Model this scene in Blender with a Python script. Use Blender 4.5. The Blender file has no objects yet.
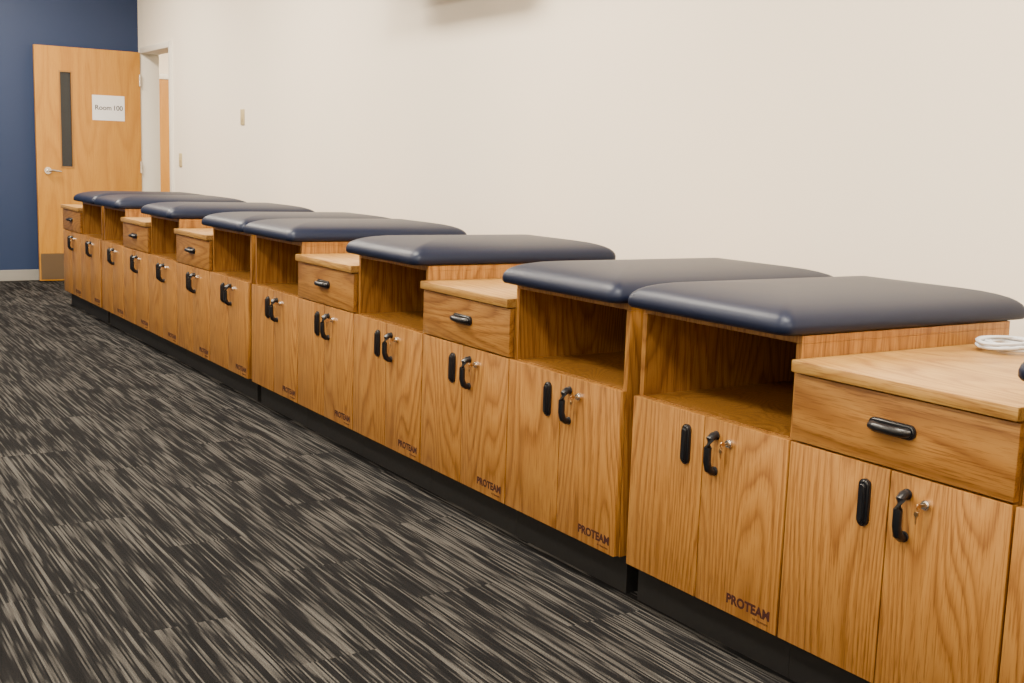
import bpy, bmesh, random
from math import *
from mathutils import Vector, Matrix
random.seed(4)
# ---------- calibrated layout (metres) ----------
f,TH,PH,RO,H=1171.83,.5713,.1503,.0320,1.2139
W,G,Y0=.5868,.0517,1.306
ZB,ZT,ZW=.1135,.5982,.790
XF,BX,YD,YB=1.995,3.1114,11.4589,11.5797
DW=.965; D=.80; ZS=.842; CEIL=3.1
XL,YN=-4.5,-3.0
col=bpy.context.scene.collection
# ---------- camera ----------
F=Vector((sin(TH)*cos(PH),cos(TH)*cos(PH),-sin(PH)));R=Vector((cos(TH),-sin(TH),0));U=Vector((sin(TH)*sin(PH),cos(TH)*sin(PH),cos(PH)))
Rc=R*cos(RO)+U*sin(RO);Uc=U*cos(RO)-R*sin(RO)
cam=bpy.data.cameras.new('camera');cam.sensor_width=36;cam.sensor_fit='HORIZONTAL';cam.lens=f/1024*36
co=bpy.data.objects.new('camera',cam);col.objects.link(co)
M=Matrix(((Rc.x,Uc.x,-F.x,0),(Rc.y,Uc.y,-F.y,0),(Rc.z,Uc.z,-F.z,H),(0,0,0,1)))
co.matrix_world=M;bpy.context.scene.camera=co
def ray_x(u,v,X):
    d=F*f+Rc*(u-512)-Uc*(v-341.5); t=X/d.x
    return Vector((X,d.y*t,H+d.z*t))
def ray_z(u,v,Z):
    d=F*f+Rc*(u-512)-Uc*(v-341.5); t=(Z-H)/d.z
    return Vector((d.x*t,d.y*t,Z))
# ---------- material helpers ----------
class N:
    def __init__(s,name):
        s.m=bpy.data.materials.new(name);s.m.use_nodes=True;s.t=s.m.node_tree;s.b=s.t.nodes['Principled BSDF']
    def n(s,typ,**k):
        n=s.t.nodes.new(typ)
        for a,b in k.items():
            if a[0]=='_': n.inputs[a[1:].replace('_',' ')].default_value=b
            else: setattr(n,a,b)
        return n
    def l(s,a,b): s.t.links.new(a,b)
    def math(s,op,a,b=None,c=None):
        n=s.n('ShaderNodeMath',operation=op)
        for i,v in enumerate((a,b,c)):
            if v is None: continue
            if isinstance(v,(int,float)): n.inputs[i].default_value=v
            else: s.l(v,n.inputs[i])
        return n.outputs[0]
    def ramp(s,fac,stops):
        r=s.n('ShaderNodeValToRGB');e=r.color_ramp.elements
        while len(e)<len(stops): e.new(.5)
        for x,(p,c) in zip(e,stops): x.position=p;x.color=(*c,1)
        s.l(fac,r.inputs[0]);return r.outputs[0]
    def mix(s,fac,a,b,mode='MIX'):
        n=s.n('ShaderNodeMix',data_type='RGBA',blend_type=mode)
        for i,v in ((0,fac),(6,a),(7,b)):
            if isinstance(v,(int,float)): n.inputs[i].default_value=v
            elif isinstance(v,tuple): n.inputs[i].default_value=(*v,1)
            else: s.l(v,n.inputs[i])
        return n.outputs[2]
    def set(s,**k):
        for a,b in k.items(): s.b.inputs[a.replace('_',' ')].default_value=b
    def bump(s,h,st,dist=.001):
        b=s.n('ShaderNodeBump');b.inputs['Strength'].default_value=st;b.inputs['Distance'].default_value=dist
        s.l(h,b.inputs['Height']);s.l(b.outputs[0],s.b.inputs['Normal'])
def paint(name,c,rough=.6,bump=.15,scale=180):
    q=N(name);q.set(Base_Color=(*c,1),Roughness=rough)
    tc=q.n('ShaderNodeTexCoord');no=q.n('ShaderNodeTexNoise',_Scale=scale,_Detail=3.0);q.l(tc.outputs['Object'],no.inputs['Vector'])
    no2=q.n('ShaderNodeTexNoise',_Scale=1.2,_Detail=2.0);q.l(tc.outputs['Object'],no2.inputs['Vector'])
    q.l(q.mix(no2.outputs[0],tuple(x*.97 for x in c),tuple(min(1,x*1.03) for x in c)),q.b.inputs['Base Color'])
    q.bump(no.outputs[0],bump);return q.m
def plain(name,c,rough=.4,metal=0,**k):
    q=N(name);q.set(Base_Color=(*c,1),Roughness=rough,Metallic=metal,**k)
    tc=q.n('ShaderNodeTexCoord');no=q.n('ShaderNodeTexNoise',_Scale=60.0);q.l(tc.outputs['Object'],no.inputs['Vector'])
    q.l(q.math('MULTIPLY_ADD',no.outputs[0],.1,rough-.05),q.b.inputs['Roughness']);return q.m
def wood(name,axis,light,mid,dark,ring=16,fsc=1.0,rough=.38,pm=.85):
    q=N(name);tc=q.n('ShaderNodeTexCoord');oi=q.n('ShaderNodeObjectInfo')
    mp=q.n('ShaderNodeMapping');s=[4.2*fsc]*3;s[axis]=.55*fsc;mp.inputs['Scale'].default_value=s
    q.l(tc.outputs['Object'],mp.inputs['Vector'])
    off=q.n('ShaderNodeVectorMath',operation='MULTIPLY_ADD');q.l(oi.outputs['Random'],off.inputs[0]);off.inputs[1].default_value=(37,91,53);q.l(mp.outputs[0],off.inputs[2])
    n1=q.n('ShaderNodeTexNoise',_Scale=1.0,_Detail=1.5,_Roughness=.35,_Distortion=.1);q.l(off.outputs[0],n1.inputs['Vector'])
    # slight jitter so that ring edges look fibrous
    m2=q.n('ShaderNodeMapping');s=[230.]*3;s[axis]=9.;m2.inputs['Scale'].default_value=s;q.l(tc.outputs['Object'],m2.inputs['Vector'])
    n2=q.n('ShaderNodeTexNoise',_Scale=1.0,_Detail=3.0,_Roughness=.65);q.l(m2.outputs[0],n2.inputs['Vector'])
    rg=q.math('FRACT',q.math('ADD',q.math('MULTIPLY',n1.outputs[0],float(ring)),q.math('MULTIPLY',n2.outputs[0],.35)))
    m3=q.n('ShaderNodeMapping');s=[7.]*3;s[axis]=1.2;m3.inputs['Scale'].default_value=s
    q.l(off.outputs[0],m3.inputs['Vector'])
    n3=q.n('ShaderNodeTexNoise',_Scale=1.0,_Detail=2.0);q.l(m3.outputs[0],n3.inputs['Vector'])
    base=q.ramp(rg,[(0,mid),(.25,light),(.6,mid),(.86,dark),(1,mid)])
    b2=q.mix(q.math('MULTIPLY',n3.outputs[0],.55),base,mid)
    pore=q.ramp(n2.outputs[0],[(0,(.35,.28,.22)),(.40,(.66,.58,.5)),(.50,(1,1,1)),(1,(1.0,1.0,1.0))])
    q.l(q.mix(pm,b2,pore,'MULTIPLY'),q.b.inputs['Base Color'])
    q.set(Roughness=rough);q.bump(n2.outputs[0],.12,.0006);return q.m
oL,oM,oD=(.42,.205,.047),(.35,.158,.032),(.20,.077,.014)
WV=wood('oak_vertical',2,oL,oM,oD,34);WH=wood('oak_horizontal',1,oL,oM,oD,34)
WT=wood('oak_worktop',1,(.46,.262,.068),(.40,.215,.050),(.27,.122,.028),ring=26)
MAPLE=wood('maple_veneer',2,(.50,.235,.026),(.455,.205,.021),(.39,.165,.015),ring=8,pm=.3)
CREAM=paint('cream_wall_paint',(.86,.785,.665),.7)
BLUE=paint('blue_wall_paint',(.0068,.023,.080),.6)
WHITEP=paint('white_frame_paint',(.74,.71,.64),.45,.05)
CEILM=paint('ceiling_tile',(.8,.79,.76),.9,.4,90)
BASEM=paint('vinyl_baseboard',(.24,.235,.22),.5,.05)
BLACKP=plain('black_plastic',(.004,.005,.008),.32)
TOE=plain('black_toe_kick',(.004,.004,.005),.6)
CHROME=plain('satin_chrome',(.75,.72,.68),.25,1)
BRASS=plain('brass_key',(.55,.36,.18),.3,1)
KICK=plain('steel_kick_plate',(.20,.14,.085),.35,.6)
GLASS=plain('dark_wired_glass',(.006,.010,.016),.15)
PAPER=plain('white_paper',(.75,.75,.78),.7)
INK=plain('printed_ink',(.03,.025,.03),.6)
LOGO=plain('logo_ink',(.035,.006,.006),.5)
IVORY=plain('ivory_plastic',(.50,.41,.22),.4)
CABLE=plain('white_cable',(.58,.60,.64),.4)
# vinyl
q=N('navy_vinyl');q.set(Base_Color=(.0050,.0082,.0255,1),Roughness=.42);q.b.inputs['Specular IOR Level'].default_value=.30
q.b.inputs['Specular Tint'].default_value=(.78,.86,1,1)
tc=q.n('ShaderNodeTexCoord');v=q.n('ShaderNodeTexVoronoi',_Scale=420.0);q.l(tc.outputs['Object'],v.inputs['Vector'])
no=q.n('ShaderNodeTexNoise',_Scale=9.0);q.l(tc.outputs['Object'],no.inputs['Vector'])
hh=q.math('ADD',v.outputs[0],q.math('MULTIPLY',no.outputs[0],3.0));q.bump(hh,.15,.0008);VINYL=q.m
# carpet
q=N('streaked_carpet');tc=q.n('ShaderNodeTexCoord');sp=q.n('ShaderNodeSeparateXYZ');q.l(tc.outputs['Object'],sp.inputs[0])
px=q.math('FLOOR',q.math('DIVIDE',sp.outputs[0],.25));py=q.math('FLOOR',q.math('ADD',q.math('DIVIDE',sp.outputs[1],1.0),q.math('MULTIPLY',px,.37)))
cb=q.n('ShaderNodeCombineXYZ');q.l(px,cb.inputs[0]);q.l(py,cb.inputs[1])
wn=q.n('ShaderNodeTexWhiteNoise',noise_dimensions='3D');q.l(cb.outputs[0],wn.inputs['Vector'])
# discrete tufted rows, each with its own dash sequence
row=q.math('FLOOR',q.math('DIVIDE',sp.outputs[0],.0048))
rw=q.n('ShaderNodeTexWhiteNoise',noise_dimensions='1D');q.l(row,rw.inputs['W'])
def dash(sy,wk):
    c=q.n('ShaderNodeCombineXYZ');q.l(q.math('MULTIPLY',rw.outputs['Value'],57.),c.inputs[0]);q.l(q.math('MULTIPLY',sp.outputs[1],sy),c.inputs[1]);q.l(q.math('MULTIPLY',wn.outputs['Value'],wk),c.inputs[2])
    n=q.n('ShaderNodeTexNoise',_Scale=1.0,_Detail=1.0,_Roughness=.5);q.l(c.outputs[0],n.inputs['Vector']);return n.outputs[0]
d1=dash(3.2,60.)
m=q.n('ShaderNodeMapping');m.inputs['Scale'].default_value=(22,2.0,1);q.l(tc.outputs['Object'],m.inputs['Vector'])
n4=q.n('ShaderNodeTexNoise',noise_dimensions='4D',_Scale=1.0,_Detail=1.0);q.l(m.outputs[0],n4.inputs['Vector']);q.l(q.math('MULTIPLY',wn.outputs['Value'],30.),n4.inputs['W'])
mixv=q.math('ADD',q.math('MULTIPLY',d1,.76),q.math('MULTIPLY',n4.outputs[0],.24))
c1=q.ramp(mixv,[(.42,(.0052,.0053,.0062)),(.51,(.0100,.0100,.0110)),(.55,(.037,.036,.035)),(.64,(.074,.071,.067))])
fn=q.n('ShaderNodeTexNoise',_Scale=320.0,_Detail=2.0);q.l(tc.outputs['Object'],fn.inputs['Vector'])
c2=q.mix(.8,c1,q.ramp(fn.outputs[0],[(.3,(.3,.3,.3)),(.6,(1.2,1.2,1.2))]),'MULTIPLY')
q.l(c2,q.b.inputs['Base Color']);q.set(Roughness=.95);q.b.inputs['Specular IOR Level'].default_value=.08
q.bump(q.math('ADD',fn.outputs[0],mixv),.6,.004);CARPET=q.m
# ---------- mesh helpers ----------
def bx(x0,x1,y0,y1,z0,z1,bev=0,seg=2):
    bm=bmesh.new();bmesh.ops.create_cube(bm,size=1)
    for v in bm.verts: v.co=Vector(((x0+x1)/2+v.co.x*(x1-x0),(y0+y1)/2+v.co.y*(y1-y0),(z0+z1)/2+v.co.z*(z1-z0)))
    if bev: bmesh.ops.bevel(bm,geom=bm.edges[:],offset=bev,segments=seg,affect='EDGES',profile=.5)
    return bm
def cyl(c,axis,r,l,seg=20,r2=None):
    bm=bmesh.new();bmesh.ops.create_cone(bm,segments=seg,radius1=r,radius2=r if r2 is None else r2,depth=l,cap_ends=True)
    rot={'x':Matrix.Rotation(pi/2,4,'Y'),'y':Matrix.Rotation(-pi/2,4,'X'),'z':Matrix()}[axis]
    bmesh.ops.transform(bm,matrix=Matrix.Translation(c)@rot,verts=bm.verts);return bm
def tube(pts,r,seg=10,closed=False):
    bm=bmesh.new();rings=[];n=len(pts)
    for i,p in enumerate(pts):
        p=Vector(p)
        a=Vector(pts[(i-1)%n] if (closed or i>0) else pts[0]);b=Vector(pts[(i+1)%n] if (closed or i<n-1) else pts[-1])
        t=(b-a).normalized();s=Vector((.13,.21,.97)) if abs(t.z)<.9 else Vector((.97,.1,.2))
        e=t.cross(s).normalized();g=t.cross(e)
        rr=r[i] if isinstance(r,(list,tuple)) else r
        rings.append([bm.verts.new(p+(e*cos(k*2*pi/seg)+g*sin(k*2*pi/seg))*rr) for k in range(seg)])
    for i in range(n if closed else n-1):
        A,B=rings[i],rings[(i+1)%n]
        for k in range(seg): bm.faces.new((A[k],A[(k+1)%seg],B[(k+1)%seg],B[k]))
    if not closed: bm.faces.new(rings[0][::-1]);bm.faces.new(rings[-1])
    return bm
def pill(x0,x1,cy,cz,ly,lz,bev=.004,seg=10):
    """capsule outline in yz, extruded along x"""
    bm=bmesh.new();r=min(ly,lz)/2;pts=[]
    if lz>=ly:
        for k in range(seg+1): a=pi*k/seg;pts.append((cy+r*cos(a),cz+lz/2-r+r*sin(a)))
        for k in range(seg+1): a=pi+pi*k/seg;pts.append((cy+r*cos(a),cz-lz/2+r+r*sin(a)))
    else:
        for k in range(seg+1): a=-pi/2+pi*k/seg;pts.append((cy+ly/2-r+r*cos(a),cz+r*sin(a)))
        for k in range(seg+1): a=pi/2+pi*k/seg;pts.append((cy-ly/2+r+r*cos(a),cz+r*sin(a)))
    vs=[bm.verts.new((x1,a,b)) for a,b in pts];fc=bm.faces.new(vs)
    ex=bmesh.ops.extrude_face_region(bm,geom=[fc]);nv=[g for g in ex['geom'] if isinstance(g,bmesh.types.BMVert)]
    for v in nv: v.co.x=x0
    fs=[g for g in ex['geom'] if isinstance(g,bmesh.types.BMFace)]
    if bev: bmesh.ops.bevel(bm,geom=list({e for f_ in fs for e in f_.edges}),offset=bev,segments=3,affect='EDGES')
    bmesh.ops.recalc_face_normals(bm,faces=bm.faces);return bm
def mesh(name,bms,mat,smooth=True,ang=.6):
    me=bpy.data.meshes.new(name);out=bmesh.new()
    for b in bms:
        t=bpy.data.meshes.new('t');bmesh.ops.recalc_face_normals(b,faces=b.faces);b.to_mesh(t);b.free();out.from_mesh(t);bpy.data.meshes.remove(t)
    for e in out.edges: e.smooth = not (len(e.link_faces)==2 and e.calc_face_angle(0)>ang)
    for fc in out.faces: fc.smooth=smooth
    out.to_mesh(me);out.free();me.materials.append(mat);return me
def ob(name,me,parent=None,loc=(0,0,0),**pr):
    o=bpy.data.objects.new(name,me);col.objects.link(o);o.location=loc
    if parent: o.parent=parent
    for k,v in pr.items(): o[k]=v
    return o
def text(body,size,mat,ext=.0002,align='CENTER',bold=0,sp=1.0):
    c=bpy.data.curves.new('t','FONT');c.body=body;c.size=size;c.extrude=ext;c.align_x=align;c.align_y='CENTER';c.offset=bold;c.space_character=sp
    o=bpy.data.objects.new('t',c);col.objects.link(o);dg=bpy.context.evaluated_depsgraph_get()
    me=bpy.data.meshes.new_from_object(o.evaluated_get(dg));bpy.data.objects.remove(o);me.materials.clear();me.materials.append(mat);return me
S=dict(kind='structure')
# ---------- room ----------
ob('floor',mesh('floor',[bx(XL,BX,YN,YB,-.1,0)],CARPET,False),**S)
ob('ceiling',mesh('ceiling',[bx(XL-.15,BX+.15,YN-.15,YB+.15,CEIL,CEIL+.1)],CEILM,False),**S)
DY0,DY1,DH=YD-.935,YD+.0,2.14   # doorway opening
TW=.14
ob('wall_right',mesh('wall_right',[bx(BX,BX+TW,YN,DY0,0,CEIL),bx(BX,BX+TW,DY1,YB+.15,0,CEIL),bx(BX,BX+TW,DY0,DY1,DH,CEIL)],CREAM,False),**S)
ob('wall_back',mesh('wall_back',[bx(XL-.15,BX,YB,YB+.15,0,CEIL)],BLUE,False),**S)
ob('wall_left',mesh('wall_left',[bx(XL-.15,XL,YN,YB,0,CEIL)],CREAM,False),**S)
ob('wall_front',mesh('wall_front',[bx(XL-.15,BX+.15,YN-.15,YN,0,CEIL)],CREAM,False),**S)
ob('baseboard_back',mesh('bb',[bx(XL,BX-.02,YB-.012,YB,0,.1,.003)],BASEM,False),**S)
ob('baseboard_right',mesh('bb',[bx(BX-.012,BX,YN,DY0-.06,0,.1,.003)],BASEM,False),**S)
ob('baseboard_left',mesh('bb',[bx(XL,XL+.012,YN,YB-.02,0,.1,.003)],BASEM,False),**S)
fr=.045
ob('trim_1',mesh('door_frame',[bx(BX-.02,BX+TW+.02,DY0-fr,DY0+.015,0,DH+fr,.003),bx(BX-.02,BX+TW+.02,DY1-.006,DY1+fr,0,DH+fr,.003),
   bx(BX-.019,BX+TW+.019,DY0+.013,DY1-.004,DH-.008,DH+fr-.001,.003)],WHITEP),**S)
# adjoining hall
HX0,HX1,HY0,HY1=BX+TW,6.2,8.5,15.2
ob('floor_hall',mesh('floor_hall',[bx(BX,HX1,HY0,HY1,-.1,-.001)],CARPET,False),**S)
ob('wall_hall_back',mesh('whb',[bx(HX0,HX1,HY1,HY1+.15,0,CEIL)],CREAM,False),**S)
ob('wall_hall_right',mesh('whr',[bx(HX1,HX1+.15,HY0,HY1,0,CEIL)],CREAM,False),**S)
ob('wall_hall_front',mesh('whf',[bx(HX0,HX1,HY0-.15,HY0,0,CEIL)],CREAM,False),**S)
ob('wall_hall_left',mesh('whl',[bx(HX0-.12,HX0,YB+.16,HY1,0,CEIL)],CREAM,False),**S)
ob('ceiling_hall',mesh('chh',[bx(HX0,HX1,HY0,HY1,CEIL-.001,CEIL+.1)],CEILM,False),**S)
hx=4.19
ob('door_2',mesh('d2',[bx(hx,hx+.95,HY1-.03,HY1-.001,0,2.13,.003)],MAPLE,False),**S)
ob('trim_2',mesh('t2',[bx(hx-.06,hx-.002,HY1-.045,HY1-.001,0,2.2,.003),bx(hx+.952,hx+1.01,HY1-.045,HY1-.001,0,2.2,.003),bx(hx-.002,hx+.952,HY1-.045,HY1-.001,2.135,2.2,.003)],WHITEP),**S)
# ---------- open door leaf (hinged on far jamb) ----------
x1=BX-.024;x0=BX-DW;yf=YD-.022
door=ob('door_1',None,loc=(0,0,0),**S)
def fx(fr_): return x0+fr_*DW
LX0,LX1,LZ0,LZ1=fx(.225),fx(.325),1.06,1.915
leaf=[bx(x0,LX0,yf,yf+.045,.008,2.14),bx(LX1,x1,yf,yf+.045,.008,2.14),bx(LX0,LX1,yf,yf+.045,.008,LZ0),bx(LX0,LX1,yf,yf+.045,LZ1,2.14)]
ob('door_leaf',mesh('door_leaf',leaf,MAPLE,False),door)
ob('vision_glass',mesh('vg',[bx(LX0,LX1,yf+.015,yf+.03,LZ0,LZ1)],GLASS,False),door)
bt=.012
ob('glass_bead',mesh('gb',[bx(LX0-bt,LX0,yf-.006,yf-.0005,LZ0-bt,LZ1+bt),bx(LX1,LX1+bt,yf-.006,yf-.0005,LZ0-bt,LZ1+bt),bx(LX0,LX1,yf-.006,yf-.0005,LZ0-bt,LZ0),bx(LX0,LX1,yf-.006,yf-.0005,LZ1,LZ1+bt)],plain('bead_wood',(.30,.14,.03),.4),False),door)
ob('kick_plate',mesh('kp',[bx(x0+.01,x1-.02,yf-.003,yf-.0005,.02,.26)],KICK,False),door)
lx,lz=fx(.095),1.02
ob('lever_handle',mesh('lh',[cyl((lx,yf-.006,lz),'y',.032,.012,28),cyl((lx,yf-.03,lz),'y',.010,.05),tube([(lx,yf-.055,lz),(lx+.03,yf-.058,lz+.002),(lx+.07,yf-.056,lz),(lx+.11,yf-.05,lz-.006)],[.011,.011,.010,.008])],CHROME),door)
for z in (.25,1.07,1.88):
    ob('hinge',mesh('hg',[cyl((BX-.032,YD-.035,z),'z',.009,.11),bx(BX-.034,BX-.026,YD-.03,YD-.0225,z-.05,z+.05)],CHROME),door)
# paper sign
sx0,sx1,sz0,sz1=fx(.515),fx(.82),1.495,1.725
sign=ob('paper_sign',mesh('ps',[bx(sx0,sx1,yf-.0025,yf-.001,sz0,sz1)],PAPER,False),label='white printed paper sign taped to the open wooden door',category='paper sign')
for w_,dx in (('Room',-.048),('100',.085)):
    t=ob('lettering',text(w_,.062,INK,bold=.001),sign,loc=((sx0+sx1)/2+dx,yf-.0032,(sz0+sz1)/2));t.rotation_euler=(pi/2,0,0)
# ---------- cabinet meshes ----------
g=.0015
def door_mesh(y0,y1): return mesh('cabinet_door',[bx(0,.019,y0,y1,ZB+.002,ZT-.002,.0015)],WV)
mid=W/2
# viewed from the aisle the far door (larger y) is on the viewer's left
doorF=door_mesh(mid+.0018,W-.0035);doorN=door_mesh(.0035,mid-.0018)
hz=ZT-.088
padM=mesh('pull_plate',[pill(-.012,0,mid+.062,hz,.030,.106,.005),pill(-.017,-.011,mid+.062,hz,.018,.088,.003)],BLACKP)
yN=mid-.047
arch=tube([(0,yN,hz+.046),(-.012,yN,hz+.046),(-.024,yN-.002,hz+.038),(-.030,yN-.003,hz+.018),(-.030,yN-.003,hz-.018),(-.024,yN-.002,hz-.038),(-.012,yN,hz-.046),(0,yN,hz-.046)],[.010,.0105,.0105,.010,.010,.0105,.0105,.010],12)
archM=mesh('pull_arch',[arch,pill(-.004,0,yN,hz+.046,.024,.024,.001),pill(-.004,0,yN,hz-.046,.024,.024,.001)],BLACKP)
ly,lz2=mid-.098,hz+.036
lockM=mesh('lock',[cyl((-.004,ly,lz2),'x',.0105,.008,24),cyl((-.010,ly,lz2),'x',.008,.006,24)],CHROME)
keyM=mesh('key',[bx(-.024,-.012,ly-.001,ly+.001,lz2-.003,lz2+.003),cyl((-.027,ly,lz2),'y',.0065,.002,20),
   tube([(-.028,ly+.002+.004*sin(a),lz2-.008+.006*cos(a)) for a in [k*2*pi/14 for k in range(14)]],.0006,6,True),
   cyl((-.028,ly+.004,lz2-.018),'x',.006,.0018,18),bx(-.029,-.027,ly+.0025,ly+.0055,lz2-.038,lz2-.022)],BRASS)
logoM=text('PROTEAM',.033,LOGO,bold=.0014,sp=1.04);subM=text('by Hausmann',.0095,LOGO,align='RIGHT')
toeM=mesh('toe_kick',[bx(.05,D-.02,.0005,W-.0005,0,ZB-.002)],TOE,False)
sbody=mesh('shelf_body',[bx(.021,D,g,.019,ZB,ZS-.019),bx(.021,D,W-.019,W-g,ZB,ZS-.019),bx(.021,D,g,W-g,ZS-.0188,ZS,.001),
   bx(.021,D,.0192,W-.0192,ZT-.016,ZT+.0),bx(D-.012,D-.001,.0192,W-.0192,ZT+.0002,ZS-.019),bx(.021,D,.0192,W-.0192,ZB,ZB+.018),bx(.045,.055,.0192,W-.0192,ZB+.0182,ZT-.0162)],WV,False)
dbody=mesh('drawer_body',[bx(.021,D,g,W-g,ZB,ZW-.029)],WV,False)
topM=mesh('worktop',[bx(-.014,D+.0,g,W-g,ZW-.0285,ZW,.003)],WT)
drM=mesh('drawer_front',[bx(0,.019,.0035,W-.0035,ZT+.003,ZW-.033,.0015)],WH)
dz=(ZT+ZW-.03)/2+.008
dpM=mesh('drawer_pull',[pill(-.010,0,mid+.004,dz,.122,.032,.004),tube([(-.008,mid+.004-.048,dz),(-.018,mid+.004-.042,dz),(-.024,mid+.004-.025,dz),(-.025,mid+.004,dz),(-.024,mid+.004+.025,dz),(-.018,mid+.004+.042,dz),(-.008,mid+.004+.048,dz)],[.009,.010,.010,.010,.010,.010,.009],12)],BLACKP)
def cushion():
    X0,X1,Ya,Yb=-.048,D+.075,-.010,W+.004;rad=.035
    prof=[(.018,0),(.005,.003),(0,.010),(0,.022),(.003,.032),(.009,.041),(.020,.050),(.036,.058),(.06,.0655),(.09,.072),(.13,.0775),(.18,.0815),(.24,.0835),(.27,.084)]
    bm=bmesh.new();rings=[]
    for ins,z in prof:
        ring=[];r=max(rad-ins*.3,.012)
        a0,a1,b0,b1=X0+ins,X1-ins,Ya+ins,Yb-ins
        def side(p,q_,n=14): return [(p[0]+(q_[0]-p[0])*k/n,p[1]+(q_[1]-p[1])*k/n) for k in range(1,n)]
        pts=[]
        cs=[(a1-r,b1-r,0),(a0+r,b1-r,pi/2),(a0+r,b0+r,pi),(a1-r,b0+r,3*pi/2)]
        for i,(cx,cy,an) in enumerate(cs):
            arc=[(cx+r*cos(an+k*pi/2/6),cy+r*sin(an+k*pi/2/6)) for k in range(7)]
            pts+=arc;nx=cs[(i+1)%4];st=(nx[0]+r*cos(nx[2]),nx[1]+r*sin(nx[2]));pts+=side(arc[-1],st)
        rings.append([bm.verts.new((a,b,ZS+.0008+z)) for a,b in pts])
    n=len(rings[0])
    for A,B in zip(rings,rings[1:]):
        for k in range(n): bm.faces.new((A[k],A[(k+1)%n],B[(k+1)%n],B[k]))
    bm.faces.new(rings[-1]);bm.faces.new(rings[0][::-1]);return bm
cuM=mesh('cushion',[cushion()],VINYL,True,1.2)
# ---------- cabinet units ----------
def offs(i):
    y=Y0+i*W
    if i>=2: y+=G
    if i>=7: y+=G
    if i>=12: y+=G
    return y
kinds={-1:'s',0:'d',1:'s',2:'s',3:'d',4:'s',5:'d',6:'s',7:'s',8:'d',9:'s',10:'d',11:'s',12:'s',13:'d'}
def template(kind,y):
    root=ob('treatment_cabinet' if kind=='s' else 'drawer_cabinet',None,loc=(XF,y,0));root.empty_display_size=.1
    parts=[]
    def P(nm,me,par=root,loc=(0,0,0),rot=None,**pr):
        o=ob(nm,me,par,loc,**pr)
        if rot: o.rotation_euler=rot
        return o
    P('body',sbody if kind=='s' else dbody);P('toe_kick',toeM,label='black recessed toe kick')
    a=P('door',doorF);P('handle',padM,a,label='black oval plastic pull')
    b=P('door',doorN);P('handle',archM,b,label='black arched plastic pull');P('lock',lockM,b,label='chrome cylinder lock');P('key',keyM,b,label='small metal keys hanging from the lock')
    P('logo',logoM,b,(-.0004,.101,ZB+.040),(pi/2,0,-pi/2));P('logo',subM,b,(-.0004,.03,ZB+.018),(pi/2,0,-pi/2))
    if kind=='s': P('cushion',cuM,label='navy vinyl padded cushion')
    else:
        P('worktop',topM);d=P('drawer',drM);P('handle',dpM,d,label='black horizontal plastic pull')
    return root
def copytree(o,parent=None):
    c=o.copy();col.objects.link(c)
    if parent: c.parent=parent
    for ch in o.children: copytree(ch,c)
    return c
T={}
for i,k in kinds.items():
    if k not in T: r=T[k]=template(k,offs(i))
    else: r=copytree(T[k]);r.location=(XF,offs(i),0)
    r['group']='oak treatment cabinets along the wall'
    r['category']='cabinet'
    if k=='s': r['label']='oak two-door cabinet with open shelf and navy padded vinyl top'
    else: r['label']='oak cabinet with one drawer, two doors and bare wooden worktop'
# ---------- items ----------
p=ray_x(243,117,BX)
sw=ob('wall_plate',mesh('wp',[bx(-.009,-.001,-.037,.037,-.058,.058,.003),bx(-.014,-.008,-.016,.016,-.03,.03,.002)],IVORY),loc=p,label='small beige thermostat plate on the cream wall',category='wall plate')
p=ray_x(181,160,BX)
sw=ob('light_switch',mesh('ls',[bx(-.008,-.001,-.037,.037,-.058,.058,.003),bx(-.016,-.007,-.006,.006,-.012,.012,.002)],IVORY),loc=p,label='ivory light switch beside the doorway',category='light switch')
# coiled cable on near worktop
pts=[]
c_=ray_z(1013,351,ZW);cx,cy=c_.x,c_.y
for k in range(240):
    a=k*2*pi/30;rr=.072+.016*sin(k*.37)
    pts.append((cx+rr*1.1*cos(a)+.01*sin(k*.05),cy+rr*sin(a)*.9,ZW+.0050+k*.00008+.006*abs(sin(k*.21))))
ob('coiled_cable',mesh('cc',[tube(pts,.0042,8)],CABLE),label='loose white coiled cable lying on the wooden worktop',category='cable')
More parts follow.
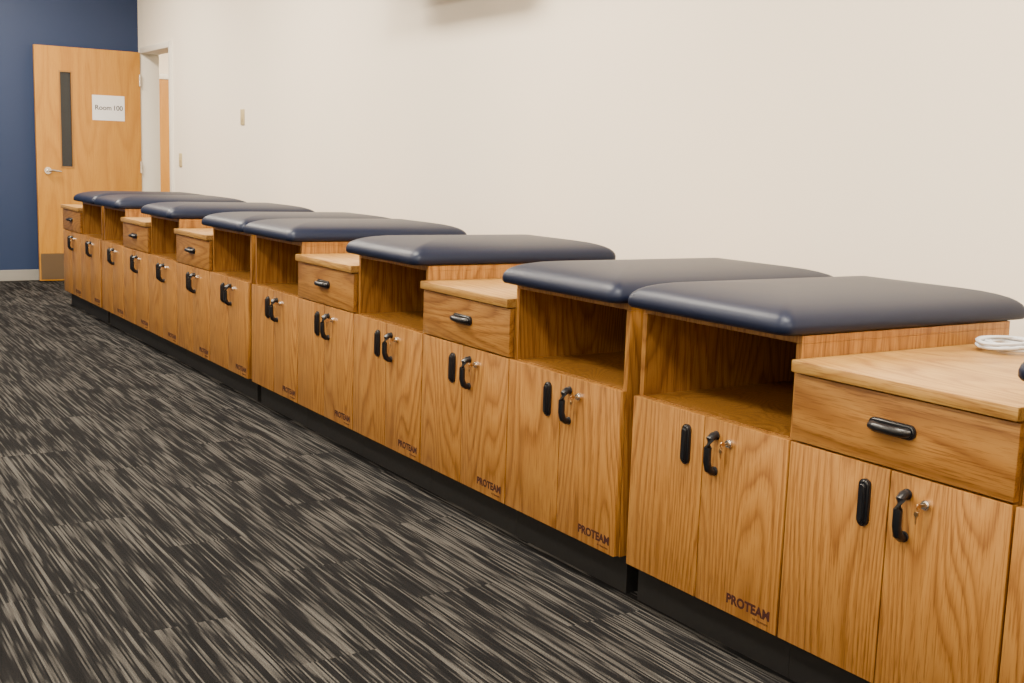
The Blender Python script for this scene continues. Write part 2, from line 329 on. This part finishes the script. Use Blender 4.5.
# unseen screen above frame, held off the wall to cast a soft shadow
a=ray_x(412,-14,BX);b=ray_x(548,-14,BX)
tv=ob('shadow_screen',None,loc=((BX,(a.y+b.y)/2,2.5)),label='unseen black screen held off the cream wall to cast a shadow below',category='shadow_caster')
hw=abs(a.y-b.y)/2;zb_=min(a.z,b.z)-2.5+.10
ob('casing',mesh('tvc',[bx(-.30,-.23,-hw,hw,zb_,zb_+.5,.005)],BLACKP),tv);ob('bracket',mesh('tvb',[bx(-.23,-.001,-.12,.12,zb_+.15,zb_+.4,.005)],BLACKP),tv)
ob('screen',mesh('tvs',[bx(-.302,-.3002,-hw+.02,hw-.02,zb_+.02,zb_+.48)],GLASS,False),tv)
# ---------- lights ----------
q=N('light_diffuser');q.set(Base_Color=(.9,.9,.9,1));q.b.inputs['Emission Color'].default_value=(1,.87,.70,1);q.b.inputs['Emission Strength'].default_value=2.0
LM=mesh('panel',[bx(-.3,.3,-.6,.6,-.012,0,.003)],q.m)
FM=mesh('panel_frame',[bx(-.33,-.3,-.63,.63,-.02,-.001),bx(.3,.33,-.63,.63,-.02,-.001),bx(-.3,.3,-.63,-.6,-.02,-.001),bx(-.3,.3,.6,.63,-.02,-.001)],WHITEP,False)
def lamp(x,y,e,nm='ceiling_light'):
    r=ob(nm,None,loc=(x,y,CEIL-.002),label='recessed rectangular fluorescent ceiling panel',category='ceiling light',group='ceiling light panels')
    ob('diffuser',LM,r);ob('frame',FM,r)
    L=bpy.data.lights.new('lamp','AREA');L.shape='RECTANGLE';L.size=.6;L.size_y=1.2;L.energy=e;L.color=(1,.87,.69)
    o=bpy.data.objects.new('lamp',L);col.objects.link(o);o.location=(x,y,CEIL-.03)
for x,e in ((-2.6,55),(-.2,78),(1.6,146)):
    for y in (-1.2,1.6,4.4,7.2,9.9): lamp(x,y,e)
lamp(4.6,12.6,300)
w=bpy.data.worlds.new('w');bpy.context.scene.world=w;w.use_nodes=True;w.node_tree.nodes['Background'].inputs[0].default_value=(.6,.55,.5,1);w.node_tree.nodes['Background'].inputs[1].default_value=.15
